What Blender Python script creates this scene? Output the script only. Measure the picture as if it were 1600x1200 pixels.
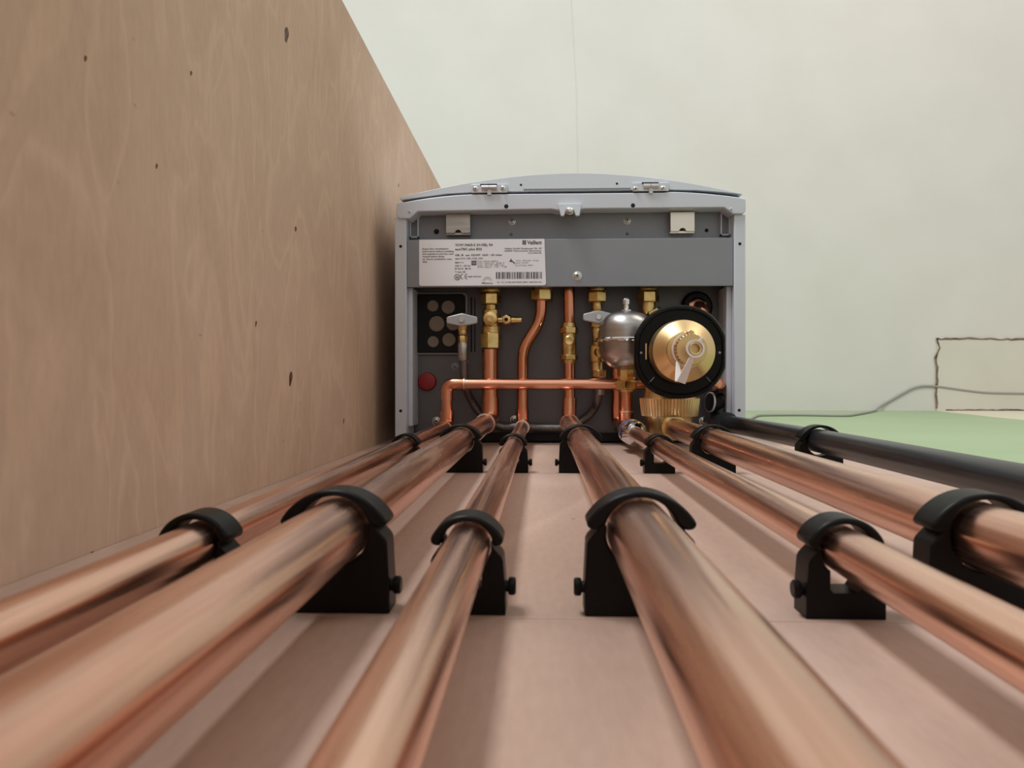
import bpy, bmesh, math, random
from mathutils import Vector, Matrix
random.seed(4)
sc = bpy.context.scene
for o in list(bpy.data.objects): bpy.data.objects.remove(o)
col = sc.collection

# ---------------------------------------------------------------- frame of reference
# All shapes are written in millimetres as (X, D, H): X along the wall, D up the wall away
# from the camera, H out from the face of the backing board.  World: z is up, wall at y = 0.
ZF = 350.0                                   # camera height above the floor, mm
def W(x, d, h): return Vector((x, -h, d + ZF)) / 1000.0
F = 1202.0                                   # focal length in pixels of the 1600 px frame
TH = math.atan(48 / F); PI = math.pi
HC = 87.0                                    # camera distance from the board
fwd = Vector((-math.sin(TH), math.cos(TH), -0.0025)).normalized()
rgt = fwd.cross(Vector((0, 0, 1))).normalized()
upv = rgt.cross(fwd).normalized()
def at(px, py, D):                           # point of the plane D seen at a pixel -> (X, D, H)
    v = fwd + rgt * ((px - 800) / F) + upv * ((600 - py) / F)
    v = v * (D / v.y)
    return (v.x, D, v.z + HC)

def ath(px, py, H):                          # point of the plane H seen at a pixel
    v = fwd + rgt * ((px - 800) / F) + upv * ((600 - py) / F)
    v = v * ((H - HC) / v.z)
    return (v.x, v.y, H)

# ---------------------------------------------------------------- camera
cam = bpy.data.cameras.new('camera'); co = bpy.data.objects.new('camera', cam); col.objects.link(co)
cam.sensor_width = 36; cam.lens = 36 * F / 1600; cam.clip_start = 0.005; cam.clip_end = 60
def wd(v): return Vector((v.x, -v.z, v.y))
R, U, B = wd(rgt), wd(upv), -wd(fwd)
m = Matrix((R, U, B)).transposed().to_4x4(); m.translation = W(0, 0, HC)
co.matrix_world = m
cam.dof.use_dof = True; cam.dof.focus_distance = 0.85; cam.dof.aperture_fstop = 24
sc.camera = co

# ---------------------------------------------------------------- light, sky, exposure
sc.view_settings.view_transform = 'Standard'; sc.view_settings.look = 'None'
sc.view_settings.gamma = 1; sc.view_settings.use_curve_mapping = False
sc.view_settings.exposure = 0.03
w = bpy.data.worlds.new('room_light'); sc.world = w; w.use_nodes = True
bg = w.node_tree.nodes['Background']; bg.inputs[0].default_value = (1.0, 0.96, 0.95, 1); bg.inputs[1].default_value = 0.62
def area(name, loc, target, sx, sy, power, color):
    l = bpy.data.lights.new(name, 'AREA'); l.shape = 'RECTANGLE'; l.size = sx; l.size_y = sy
    l.energy = power; l.color = color
    o = bpy.data.objects.new(name, l); col.objects.link(o)
    o.location = loc; o.rotation_euler = (Vector(target) - Vector(loc)).to_track_quat('-Z', 'Y').to_euler()
    return o
area('window_light', (-0.80, -2.5, 0.9), (0.05, 0, 1.0), 0.42, 0.9, 44, (0.93, 0.97, 1.0))
area('hall_light', (1.6, -2.4, 1.6), (0.2, -0.2, 2.0), 1.2, 1.0, 16, (1.0, 0.93, 0.84))

# ---------------------------------------------------------------- materials
def srgb(r, g, b):
    f = lambda c: (c / 255 / 12.92) if c / 255 <= 0.04045 else ((c / 255 + 0.055) / 1.055) ** 2.4
    return (f(r), f(g), f(b), 1)
def mat(name, c, rough=0.5, metal=0.0, c2=None, scale=(40, 40, 40), bump=0.0, bscale=None, rough2=None, detail=4, dist=0.0,
        ramp=(0.35, 0.65), spec=0.5, coat=0):
    M = bpy.data.materials.new(name); M.use_nodes = True; nt = M.node_tree; n = nt.nodes; L = nt.links
    p = n['Principled BSDF']; p.inputs['Base Color'].default_value = c; p.inputs['Roughness'].default_value = rough
    p.inputs['Metallic'].default_value = metal; p.inputs['Specular IOR Level'].default_value = spec
    p.inputs['Coat Weight'].default_value = coat
    geo = n.new('ShaderNodeNewGeometry')
    def noise(s):
        mp = n.new('ShaderNodeMapping'); mp.inputs['Scale'].default_value = s; L.new(geo.outputs['Position'], mp.inputs[0])
        t = n.new('ShaderNodeTexNoise'); t.inputs['Scale'].default_value = 1; t.inputs['Detail'].default_value = detail
        t.inputs['Distortion'].default_value = dist; L.new(mp.outputs[0], t.inputs[0]); return t
    if c2:
        t = noise(scale); r = n.new('ShaderNodeValToRGB'); r.color_ramp.elements[0].position = ramp[0]; r.color_ramp.elements[1].position = ramp[1]
        r.color_ramp.elements[0].color = c; r.color_ramp.elements[1].color = c2
        L.new(t.outputs[0], r.inputs[0]); L.new(r.outputs[0], p.inputs['Base Color'])
        if rough2 is not None:
            mr = n.new('ShaderNodeMapRange'); mr.inputs[1].default_value = .3; mr.inputs[2].default_value = .7
            mr.inputs[3].default_value = rough; mr.inputs[4].default_value = rough2
            L.new(t.outputs[0], mr.inputs[0]); L.new(mr.outputs[0], p.inputs['Roughness'])
    if bump:
        t = noise(bscale or scale); b = n.new('ShaderNodeBump'); b.inputs['Strength'].default_value = bump
        b.inputs['Distance'].default_value = 0.002; L.new(t.outputs[0], b.inputs['Height']); L.new(b.outputs[0], p.inputs['Normal'])
    return M
def plywood(name, ca, cb, cc, wave_axis, grain, figure):
    M = bpy.data.materials.new(name); M.use_nodes = True; nt = M.node_tree; n = nt.nodes; L = nt.links
    p = n['Principled BSDF']; p.inputs['Roughness'].default_value = 0.62; p.inputs['Specular IOR Level'].default_value = 0.3
    geo = n.new('ShaderNodeNewGeometry')
    def nz(s, d=3, ds=0.0, off=(0, 0, 0)):
        mp = n.new('ShaderNodeMapping'); mp.inputs['Scale'].default_value = s; mp.inputs['Location'].default_value = off
        L.new(geo.outputs['Position'], mp.inputs[0])
        t = n.new('ShaderNodeTexNoise'); t.inputs['Scale'].default_value = 1; t.inputs['Detail'].default_value = d
        t.inputs['Distortion'].default_value = ds; L.new(mp.outputs[0], t.inputs[0]); return t.outputs[0]
    def ramp(x, pts):
        r = n.new('ShaderNodeValToRGB'); e = r.color_ramp.elements
        e[0].position, e[0].color = pts[0]; e[1].position, e[1].color = pts[-1]
        for q in pts[1:-1]:
            k = e.new(q[0]); k.color = q[1]
        L.new(x, r.inputs[0]); return r.outputs[0]
    def mix(kind, fac, a, b):
        x = n.new('ShaderNodeMix'); x.data_type = 'RGBA'; x.blend_type = kind; x.inputs[0].default_value = fac
        L.new(a, x.inputs[6]); L.new(b, x.inputs[7]); return x.outputs[2]
    base = ramp(nz((2.2, 2.2, 2.2), 3, 0.6), [(0.35, ca), (0.52, cb), (0.68, cc)])
    fine = ramp(nz(grain, 3), [(0.3, (.95, .94, .93, 1)), (0.7, (1.03, 1.03, 1.03, 1))])
    c = mix('MULTIPLY', 1, base, fine)
    fig = ramp(nz(figure, 2, 1.4, (3, 1, 7)), [(0.40, (.96, .95, .94, 1)), (0.48, (1, 1, 1, 1)), (0.53, (1.09, 1.085, 1.08, 1)), (0.57, (.98, .975, .97, 1)), (0.66, (1, 1, 1, 1))])
    c = mix('MULTIPLY', 1, c, fig)
    fleck = ramp(nz(tuple(g * 1.0 for g in (130, 130, 60)), 0, 0, (9, 2, 1)), [(0.86, (1, 1, 1, 1)), (0.9, (.8, .74, .7, 1))])
    c = mix('MULTIPLY', 1, c, fleck)
    L.new(c, p.inputs['Base Color'])
    b = n.new('ShaderNodeBump'); b.inputs['Strength'].default_value = 0.25; b.inputs['Distance'].default_value = 0.001
    L.new(nz(grain, 2), b.inputs['Height']); L.new(b.outputs[0], p.inputs['Normal'])
    return M
M = {}
M['ply_back'] = plywood('pinkish_plywood', srgb(174, 147, 131), srgb(184, 157, 142), srgb(192, 167, 154), 'z', (300, 300, 90), (3, 3, 1.2))
M['ply_panel'] = plywood('tan_plywood', srgb(188, 158, 134), srgb(198, 169, 146), srgb(204, 177, 156), 'z', (60, 70, 200), (4, 5.0, 14))
M['copper'] = mat('copper', (0.66, 0.37, 0.28, 1), 0.17, 1, (0.93, 0.61, 0.47, 1), (140, 140, 5), 0.05, (260, 260, 8), 0.33, 8, 0.3, (0.36, 0.62))
M['copper_riser'] = mat('copper_riser', (0.70, 0.29, 0.17, 1), 0.16, 1, (0.88, 0.42, 0.27, 1), (40, 12, 40), 0.03, (200, 60, 200), 0.3, 4)
M['copper_cross'] = mat('copper_cross', (0.80, 0.37, 0.24, 1), 0.18, 1, (0.90, 0.46, 0.31, 1), (6, 6, 6), 0, None, 0.26, 2)
M['brass'] = mat('brass', (0.62, 0.42, 0.16, 1), 0.24, 1, (0.85, 0.62, 0.28, 1), (70, 70, 70), 0.1, (160, 160, 160), 0.4)
M['satin_brass'] = mat('satin_brass', (0.72, 0.50, 0.24, 1), 0.33, 1, (0.78, 0.57, 0.30, 1), (30, 30, 30), 0.04, (300, 300, 300), 0.4)
M['solder'] = mat('solder', (0.85, 0.78, 0.70, 1), 0.3, 1)
M['black_plastic'] = mat('black_plastic', (0.003, 0.003, 0.003, 1), 0.4, 0, None, bump=0.04, bscale=(300, 300, 300), spec=0.2)
M['black_pipe'] = mat('black_pipe_plastic', (0.010, 0.011, 0.013, 1), 0.28, 0, (0.02, 0.022, 0.026, 1), (60, 60, 10), spec=0.55)
M['casing'] = mat('grey_casing_paint', (0.60, 0.63, 0.70, 1), 0.35, 0, (0.63, 0.66, 0.73, 1), (9, 9, 9))
M['door'] = mat('white_door_paint', (0.68, 0.73, 0.80, 1), 0.3)
M['sheet'] = mat('grey_sheet_metal', (0.24, 0.25, 0.28, 1), 0.42, 0.2, (0.27, 0.28, 0.31, 1), (8, 8, 8))
M['sheet_shaded'] = mat('shaded_grey_sheet_metal', (0.115, 0.108, 0.115, 1), 0.4, 0.25, (0.135, 0.128, 0.135, 1), (8, 8, 8))  # same paint as the grey sheet, shade under the boiler put into the colour
M['steel'] = mat('zinc_steel', (0.62, 0.62, 0.61, 1), 0.3, 1, (0.74, 0.74, 0.73, 1), (60, 60, 60))
M['vessel'] = mat('brushed_steel', (0.42, 0.40, 0.38, 1), 0.34, 1, (0.52, 0.50, 0.48, 1), (20, 200, 20))
M['chrome'] = mat('chrome', (0.82, 0.82, 0.84, 1), 0.08, 1)
M['braid'] = mat('steel_braid', (0.10, 0.095, 0.095, 1), 0.38, 0.9, (0.30, 0.28, 0.27, 1), (900, 900, 900), 0.3, (900, 900, 900))
M['dark'] = mat('black_recess', (0.004, 0.004, 0.004, 1), 0.8)
M['label'] = mat('label_paper', (0.86, 0.85, 0.90, 1), 0.35)
M['ink'] = mat('grey_ink', (0.10, 0.09, 0.10, 1), 0.5)
M['ink_pale'] = mat('pale_ink', (0.28, 0.26, 0.27, 1), 0.5)
M['red'] = mat('red_plastic', (0.30, 0.012, 0.016, 1), 0.4)
M['tan_rubber'] = mat('tan_plug', (0.22, 0.17, 0.13, 1), 0.6)
M['white_plastic'] = mat('white_plastic', (0.80, 0.76, 0.74, 1), 0.4)
M['blue'] = mat('blue_band', (0.03, 0.06, 0.25, 1), 0.4)
M['lever'] = mat('grey_lever', (0.45, 0.45, 0.47, 1), 0.35, 0.3)
M['ceiling'] = mat('cream_ceiling_paint', srgb(216, 214, 207), 0.6, 0, srgb(220, 218, 212), (5, 5, 5), 0.25, (26, 26, 26))
M['wall_paint'] = mat('green_wall_paint', srgb(156, 178, 138), 0.55, 0, srgb(163, 184, 145), (3, 3, 3), 0.08, (50, 50, 50))
M['cream'] = mat('cream_wall_paint', srgb(222, 217, 196), 0.6, 0, srgb(212, 206, 184), (3, 3, 3), 0.08, (50, 50, 50))
M['patch'] = mat('patch_board', srgb(208, 206, 192), 0.6, 0, srgb(214, 212, 200), (4, 4, 4), 0.1, (40, 40, 40))
M['crack'] = mat('brown_crack', srgb(92, 66, 56), 0.8, 0, srgb(150, 130, 112), (20, 60, 20))
M['knot'] = mat('knot_brown', srgb(112, 76, 48), 0.6, 0, srgb(60, 40, 26), (200, 200, 200))
M['pencil'] = mat('pencil_line', srgb(186, 158, 144), 0.7)
M['cable'] = mat('grey_cable', (0.34, 0.33, 0.30, 1), 0.5)
M['floor'] = mat('pale_floor_vinyl', (0.66, 0.66, 0.68, 1), 0.5, 0, (0.72, 0.72, 0.73, 1), (3, 3, 3))

# ---------------------------------------------------------------- mesh builder
class MB:
    def __init__(s): s.v = []; s.f = []
    def add(s, vs, fs):
        b = len(s.v); s.v += [tuple(q) for q in vs]; s.f += [tuple(i + b for i in q) for q in fs]; return s
    def box(s, x0, x1, d0, d1, h0, h1):
        vs = [(x, d, h) for x in (x0, x1) for d in (d0, d1) for h in (h0, h1)]
        return s.add(vs, [(0, 1, 3, 2), (4, 6, 7, 5), (0, 4, 5, 1), (2, 3, 7, 6), (0, 2, 6, 4), (1, 5, 7, 3)])
    def prism(s, pts, d0, d1):               # polygon in (X, H) pushed from d0 to d1
        n = len(pts); vs = [(x, d0, h) for x, h in pts] + [(x, d1, h) for x, h in pts]
        return s.add(vs, [tuple(range(n)), tuple(range(2 * n - 1, n - 1, -1))] + [(i, i + n, (i + 1) % n + n, (i + 1) % n) for i in range(n)])
    def rings(s, rings, cap=True, closed=False):
        n = len(rings[0]); vs = [p for r in rings for p in r]; fs = []
        k = len(rings)
        for j in range(k if closed else k - 1):
            a, b = j * n, ((j + 1) % k) * n
            fs += [(a + i, b + i, b + (i + 1) % n, a + (i + 1) % n) for i in range(n)]
        if cap and not closed: fs += [tuple(range(n - 1, -1, -1)), tuple(range((k - 1) * n, k * n))]
        return s.add(vs, fs)
    def tube(s, pts, r, n=24, cap=True):
        P = [Vector(p) for p in pts]; rings = []; up = None
        for i, p in enumerate(P):
            t = (P[min(i + 1, len(P) - 1)] - P[max(i - 1, 0)]).normalized()
            if up is None:
                up = Vector((0, 0, 1)) if abs(t.z) < 0.9 else Vector((1, 0, 0))
            up = (up - t * up.dot(t)).normalized(); sd = t.cross(up)
            rr = r[i] if isinstance(r, (list, tuple)) else r
            rings.append([p + (up * math.cos(a) + sd * math.sin(a)) * rr for a in [2 * PI * k / n for k in range(n)]])
        return s.rings(rings, cap)
    def lathe(s, org, axis, prof, n=40, ph=0.0, sq=1.0):       # prof: (t along axis, radius)
        o = Vector(org); t = Vector(axis).normalized()
        u = Vector((0, 0, 1)) if abs(t.z) < 0.9 else Vector((1, 0, 0)); u = (u - t * u.dot(t)).normalized(); sd = t.cross(u)
        return s.rings([[o + t * a + (u * math.cos(q) + sd * math.sin(q) * sq) * max(r, 1e-3) for q in [ph + 2 * PI * k / n for k in range(n)]] for a, r in prof])
    def hexn(s, org, axis, t0, t1, r, ph=0.0):
        return s.lathe(org, axis, [(t0, r * .88), (t0 + 1.2, r), (t1 - 1.2, r), (t1, r * .88)], 6, ph)
    def build(s, name, material, parent=None, org=None, bevel=0, smooth=35, seg=2):
        me = bpy.data.meshes.new(name)
        if parent is not None:
            q = parent
            while q.parent: q = q.parent
            o0 = q.location.copy()
        elif org is not None: o0 = W(*org)
        else: o0 = Vector((0, 0, 0))
        me.from_pydata([W(*v) - o0 for v in s.v], [], s.f)
        bm = bmesh.new(); bm.from_mesh(me); bmesh.ops.recalc_face_normals(bm, faces=bm.faces); bm.to_mesh(me); bm.free()
        me.materials.append(M[material])
        if smooth:
            me.polygons.foreach_set('use_smooth', [True] * len(me.polygons)); me.set_sharp_from_angle(angle=math.radians(smooth))
        o = bpy.data.objects.new(name, me); col.objects.link(o)
        if parent is not None: o.parent = parent
        else: o.location = o0
        if bevel:
            b = o.modifiers.new('bevel', 'BEVEL'); b.width = bevel / 1000; b.segments = seg; b.limit_method = 'ANGLE'; b.angle_limit = math.radians(40)
            b.harden_normals = False
        return o
def tag(o, label=None, cat=None, group=None, kind=None):
    if label: o['label'] = label
    if cat: o['category'] = cat
    if group: o['group'] = group
    if kind: o['kind'] = kind
    return o
def thing(name, org, label, cat, group=None):
    o = bpy.data.objects.new(name, None); col.objects.link(o); o.location = W(*org); o.empty_display_size = 0.02
    return tag(o, label, cat, group)
def fillet(pts, r, n=8):
    P = [Vector(p) for p in pts]; out = [P[0]]
    for i in range(1, len(P) - 1):
        a = (P[i - 1] - P[i]); b = (P[i + 1] - P[i]); la, lb = a.length, b.length; a.normalize(); b.normalize()
        k = min(r, la * .49, lb * .49); p0 = P[i] + a * k; p1 = P[i] + b * k
        for j in range(n + 1):
            t = j / n; out.append(p0 * (1 - t) ** 2 + P[i] * 2 * t * (1 - t) + p1 * t * t)
    out.append(P[-1]); return out
def circ(cx, cy, r, a0, a1, n): return [(cx + r * math.cos(math.radians(a0 + (a1 - a0) * k / n)), cy + r * math.sin(math.radians(a0 + (a1 - a0) * k / n))) for k in range(n + 1)]

# ================================================================ THE SETTING
DC, HW = 2705.0, -12.0                       # ceiling distance, wall face behind the board
struct = lambda o: tag(o, kind='structure')
b = MB().box(-3000, 3200, -ZF, DC, HW - 60, HW); struct(b.build('wall_back', 'wall_paint', smooth=0))
b = MB().box(-3000, 3200, DC, DC + 60, HW - 60, 3400); struct(b.build('ceiling', 'ceiling', smooth=0))
b = MB().box(-3000, 3200, -ZF - 60, -ZF, HW - 60, 3400); struct(b.build('floor', 'floor', smooth=0))
# filled joint in the ceiling
p0, p1 = at(893, 0, DC - 1), at(903, 262, DC - 1)
b = MB().tube([(p0[0] + 15, DC, p0[2] + 400), (p0[0], DC, p0[2]), ((p0[0] + p1[0]) / 2 + 6, DC, (p0[2] + p1[2]) / 2), (p1[0], DC, p1[2]), (p1[0] - 4, DC, HW)], 2.2, 8)
struct(b.build('trim_1', 'ceiling'))
# cream paint on the wall beyond the green, a thin coat with a straight edge
x0 = at(1459, 641, DC)[0]; x1, d1, _ = ath(1600, 657, HW)
b = MB(); zz = HW + 0.6
b.add([(x0, DC, HW), (x0, DC, zz), (x1, d1, HW), (x1, d1, zz), (x1 + 1600, d1 - 420, HW), (x1 + 1600, d1 - 420, zz), (3200, DC, HW), (3200, DC, zz)],
      [(1, 3, 5, 7), (0, 6, 4, 2), (0, 2, 3, 1), (2, 4, 5, 3), (4, 6, 7, 5), (6, 0, 1, 7)])
struct(b.build('trim_2', 'cream', smooth=0))

# patch of board let into the ceiling
px0 = at(1463, 585, DC)[0]; ph1 = at(1463, 530, DC)[2]
t = thing('ceiling_patch', (px0 + 300, DC, 110), 'rectangular cream patch in the ceiling corner with cracked brown edges', 'ceiling patch')
MB().box(px0, px0 + 620, DC - 4, DC, HW, ph1).build('patch_board', 'patch', t, bevel=0.8)
def ragged(pts, w, seed, step=14):
    rnd = random.Random(seed); L = []
    for (a, bb) in zip(pts[:-1], pts[1:]):
        a, bb = Vector(a), Vector(bb); n = max(2, int((bb - a).length / step))
        L += [a.lerp(bb, k / n) for k in range(n)]
    L.append(Vector(pts[-1])); v = []
    for i, p in enumerate(L):
        tt = (L[min(i + 1, len(L) - 1)] - L[max(i - 1, 0)]).normalized(); nn = Vector((-tt.y, tt.x))
        ww = w * (0.5 + .6 * rnd.random()); j = (rnd.random() - .5) * w * .5
        v.append((p + nn * (ww / 2 + j), p - nn * (ww / 2 - j)))
    return v
def ribbon(v, dlow, dhi):
    mb = MB(); n = len(v); vs = []
    for a, c in v: vs += [(a.x, dlow, a.y), (c.x, dlow, c.y), (a.x, dhi, a.y), (c.x, dhi, c.y)]
    fs = []
    for i in range(n - 1):
        k, l = i * 4, i * 4 + 4
        fs += [(k, l, l + 1, k + 1), (k, k + 2, l + 2, l), (k + 1, l + 1, l + 3, k + 3)]
    mb.add(vs, fs); return mb
for nm, pts, wd_, sd in (('crack', [(px0, HW + 8), (px0 - 3, 60), (px0 + 2, 120), (px0 - 5, 170), (px0 + 8, 205), (px0 - 2, 238), (px0 + 4, ph1)], 8, 1),
                     ('crack', [(px0, ph1), (px0 + 120, ph1 + 2), (px0 + 250, ph1 - 2), (px0 + 620, ph1 + 4)], 7, 2),
                     ('crack', [(px0 + 30, HW + 3), (px0 + 200, HW + 3), (px0 + 620, HW + 2)], 6, 3)):
    ribbon(ragged(pts, wd_, sd), DC - 5.2, DC - 3.8).build(nm, 'crack', t, smooth=0)

# ---- plywood backing board and side panel
b = MB().box(-229.5, 362, -ZF + 2, 1900, HW + .4, 0)
bo = b.build('plywood_backboard', 'ply_back', org=(0, 0, 0), smooth=0)
tag(bo, 'pinkish plywood board fixed to the wall behind the row of pipes', 'board')
MB().box(-229, 361, 282.7, 283.4, 0, 0.15).build('pencil_line', 'pencil', bo, smooth=0)
MB().box(-229, 361, 733, 734, 0, 0.15).build('pencil_line', 'pencil', bo, smooth=0)
b = MB().box(-248, -230, -ZF + 2, DC - .5, HW + .4, 525)
pn = b.build('plywood_side_panel', 'ply_panel', org=(-239, -ZF, 0), smooth=0)
tag(pn, 'tall tan plywood side panel left of the boiler with wavy figure and knots', 'panel')
def onpanel(px, py):
    a = math.atan((px - 800) / F) - TH; D = -230 / math.tan(a); z = D * math.cos(TH) + 230 * math.sin(TH)
    return D, HC + (597 - py) / F * z
for (kx, ky, ld, lh) in ((448, 55, 7, 9), (454, 592, 6, 8), (142, 870, 3, 3), (299, 115, 2, 2), (134, 92, 1.6, 2), (245, 260, 1.6, 2), (623, 290, 4, 4), (537, 658, 3, 4), (462, 358, 4, 3), (400, 506, 2, 3)):
    D, H = onpanel(kx, ky); ld, lh = ld * .7, lh * .85
    v = [(-230 + 0.12, D + ld * math.cos(q) * (1 + .2 * math.sin(3 * q)) + .3 * lh * math.sin(q), H + lh * math.sin(q)) for q in [2 * PI * k / 18 for k in range(18)]]
    MB().add(v + [(-230.3, y, z) for _, y, z in v], [tuple(range(18))] + [(i, (i + 1) % 18, (i + 1) % 18 + 18, i + 18) for i in range(18)]).build('knot', 'knot', pn, smooth=0)

# ================================================================ PIPES
PX = {1: -132.0, 2: -78.5, 3: -28.3, 4: 36.5, 5: 111.0, 6: 161.5, 7: 261.5}
R22, R15 = 12.2, 8.4; H22, H15 = 30.5, 25.0
Q22, Q15 = 11.3, 7.7                          # risers
D0P = -ZF + 4
DR = 1077.0                                   # depth of the risers under the boiler
DH = 1056.0                                   # depth of the cross pipe
def collar(mb, p, axis, r, w=1.6): mb.lathe(p, axis, [(-w / 2, r - .6), (-w / 2, r + .5), (w / 2, r + .5), (w / 2, r - .6)], 32)

# pipe 1 with the cross pipe above it
x = PX[1]; hx = at(712, 600, DH)[2]
xr = at(1125, 602, DH)[0]
t = thing('copper_pipe', (x, D0P, H15), 'thin copper pipe nearest the plywood side panel, turning up into the long cross pipe', 'pipe', 'copper pipes clipped to the backboard')
MB().tube([(x, D0P, H15), (x, DH - 14, H15)], R15, 40).build('tube', 'copper', t)
MB().tube(fillet([(x, DH - 24, H15), (x, DH, H15), (x, DH, H15 + 22)], 12), 9.4, 32).build('elbow', 'copper_riser', t)
MB().tube([(x, DH, H15 + 18), (x, DH, hx - 16)], Q15, 32).build('riser', 'copper_riser', t)
MB().tube(fillet([(x, DH, hx - 22), (x, DH, hx), (x + 24, DH, hx)], 14), 8.6, 32).build('elbow', 'copper_riser', t)
MB().tube([(x + 20, DH, hx), (xr - 6, DH, hx)], Q15, 32).build('cross_tube', 'copper_cross', t)
mb = MB(); collar(mb, (x + 24, DH, hx), (1, 0, 0), 8.6); mb.build('solder_ring', 'solder', t)
MB().tube(fillet([(xr - 14, DH, hx), (xr, DH, hx), (xr, DH + 26, hx), (xr, 1104, hx)], 11), 8.6, 28).build('elbow', 'copper_riser', t)
gx, gd, gh = at(1089, 481, 1104)
tg = thing('copper_stub_pipe', (gx, 1104, gh), 'short copper elbow coming out of the black rubber ring at the boiler top right', 'pipe')
MB().tube(fillet([(gx, 1104, gh), (gx, 1076, gh), (gx + 10, 1068, gh - 34)], 14), 8.2, 28).build('elbow', 'copper_riser', tg)

def long_pipe(x, h, r, dend, label):
    t = thing('copper_pipe', (x, D0P, h), label, 'pipe', 'copper pipes clipped to the backboard')
    MB().tube([(x, D0P, h), (x, dend, h)], r, 48).build('tube', 'copper', t)
    return t
def bend(t, x, h, r, dr, xt):
    MB().tube(fillet([(x, dr - 2.9 * r, h), (xt, dr, h), (xt, dr, h + 2.9 * r)], 2.0 * r), [r + 1.0] * 2 + [r + .3] * 9, 36).build('elbow', 'copper_riser', t)
    mb = MB(); collar(mb, (x, dr - 2.9 * r, h), (0, 1, 0), r + 1.3, 1.4); mb.build('solder_ring', 'solder', t)
# pipe 2
t = long_pipe(PX[2], H22, R22, DR - 25, 'thick copper pipe second from the side panel, rising to the brass valve with side drain')
xa, _, ha = at(766, 546, DR)
bend(t, PX[2], H22, R22, DR, xa)
MB().tube([(xa, DR, H22 + 26), (xa, DR, ha)], Q22, 36).build('riser', 'copper_riser', t)
# pipe 3
t = long_pipe(PX[3], H15, R15, DR - 18, 'thin copper pipe third from the left that kinks sideways just below the boiler')
x3 = at(816.5, 600, DR)[0]
bend(t, PX[3], H15, R15, DR, x3)
pts = [(x3, DR, H15 + 18), at(817, 545, DR), at(845, 500, DR), at(846, 450, DR), at(846, 440, DR + 6)]
MB().tube(fillet(pts, 16), Q15, 32).build('riser', 'copper_riser', t)
p = at(847, 461, DR)
MB().hexn(p, (0, 0, 1), -8, 8, 16.0, .3).build('compression_nut', 'brass', t, bevel=.5)
MB().lathe(p, (0, 0, 1), [(7, 12), (9, 15), (12, 15), (14, 12), (30, 12)]).build('pipe_socket', 'brass', t)
# pipe 4
t = long_pipe(PX[4], H22, R22, DR - 25, 'thick copper pipe just right of the middle, narrowing to a riser with inline brass valve')
x = at(890, 600, DR)[0]
MB().tube(fillet([(PX[4], DR - 30, H22), (PX[4], DR - 2, H22), (x, DR, H22 + 34)], 18), [R22 + 1] * 2 + [11.5] * 5 + [10] * 4, 36).build('elbow', 'copper_riser', t)
MB().tube([(x, DR, H22 + 20), at(889, 440, DR)], 7.9, 32).build('riser', 'copper_riser', t)
# pipe 5
xs = PX[5]; D5 = 1030
t = long_pipe(PX[5], H15, R15, D5 - 16, 'thin copper pipe fifth from the left, joined by a chrome coupling under the steel vessel')
MB().tube(fillet([(xs, D5 - 22, H15), (xs, D5, H15), (xs, D5, H15 + 22)], 12), 9.2, 32).build('elbow', 'copper_riser', t)
h5 = at(976, 612, D5)[2]
MB().tube([(xs, D5, H15 + 16), (xs, D5, h5 + 4)], 8.4, 32).build('riser', 'copper_riser', t)
x6 = at(967, 600, DR)[0]
MB().tube(fillet([(xs, D5 + 4, H15 + 2), (x6, DR + 9, H15 + 2), (x6, DR + 9, at(967, 520, DR)[2])], 14), 10.2, 32).build('riser', 'copper_riser', t)
mb = MB(); collar(mb, (xs, D5, H15 + 23), (0, 0, 1), 9.2, 2); mb.build('solder_ring', 'solder', t)
# pipe 6
t = long_pipe(PX[6], H22, R22, 990, 'thick copper pipe sixth from the left, entering the lower body of the brass dirt separator')
mb = MB().lathe((PX[6], 950, H22), (0, 1, 0), [(0, 12), (2, 15.5), (12, 16), (13, 14), (22, 14)])
mb.build('compression_nut', 'brass', t)
# pipe 7, black
x = PX[7]; h7 = 31.5
t = thing('black_waste_pipe', (x, D0P, h7), 'black plastic waste pipe at the right edge of the backboard', 'pipe')
xe = 245.5
MB().tube(fillet([(x, D0P, h7), (x, 770, h7), (xe, 1070, h7)], 120), 11.0, 44).build('tube', 'black_pipe', t)
dk = 1082.0; kx, _, kh = at(1127, 629, dk); k0 = at(1136, 655, dk)
MB().tube(fillet([(xe, dk - 44, h7), (xe, dk, h7), (kx + 2, dk, 66)], 20), 13.4, 32).build('elbow', 'black_pipe', t)
mb = MB(); collar(mb, (xe, dk - 44, h7), (0, 1, 0), 14.8, 7); mb.build('elbow_lip', 'black_pipe', t)
MB().tube([(kx + 3, dk, 60), (kx, dk - 2, kh), (kx - 1, dk, kh + 5)], 12.6, 32).build('upright', 'black_pipe', t)
mb = MB(); collar(mb, (kx + 3, dk, 64), (-.08, 0, 1), 14.8, 6); mb.build('elbow_lip', 'black_pipe', t)
MB().lathe((kx, dk - 4, kh), (-1, -.28, .05), [(0, 11), (16, 12), (18, 13)]).build('socket_end', 'black_pipe', t)
o5 = MB(); o5.lathe((kx, dk - 4, kh), (-1, -.28, .05), [(16.5, 12.4), (16.5, 13.8), (19, 13.8), (19, 12.4)]); o5.build('seal_ring', 'white_plastic', t)
MB().lathe((kx, dk - 4, kh), (-1, -.28, .05), [(18, 12.6), (19.5, 12.6)]).build('socket_bore', 'black_pipe', t)

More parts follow.
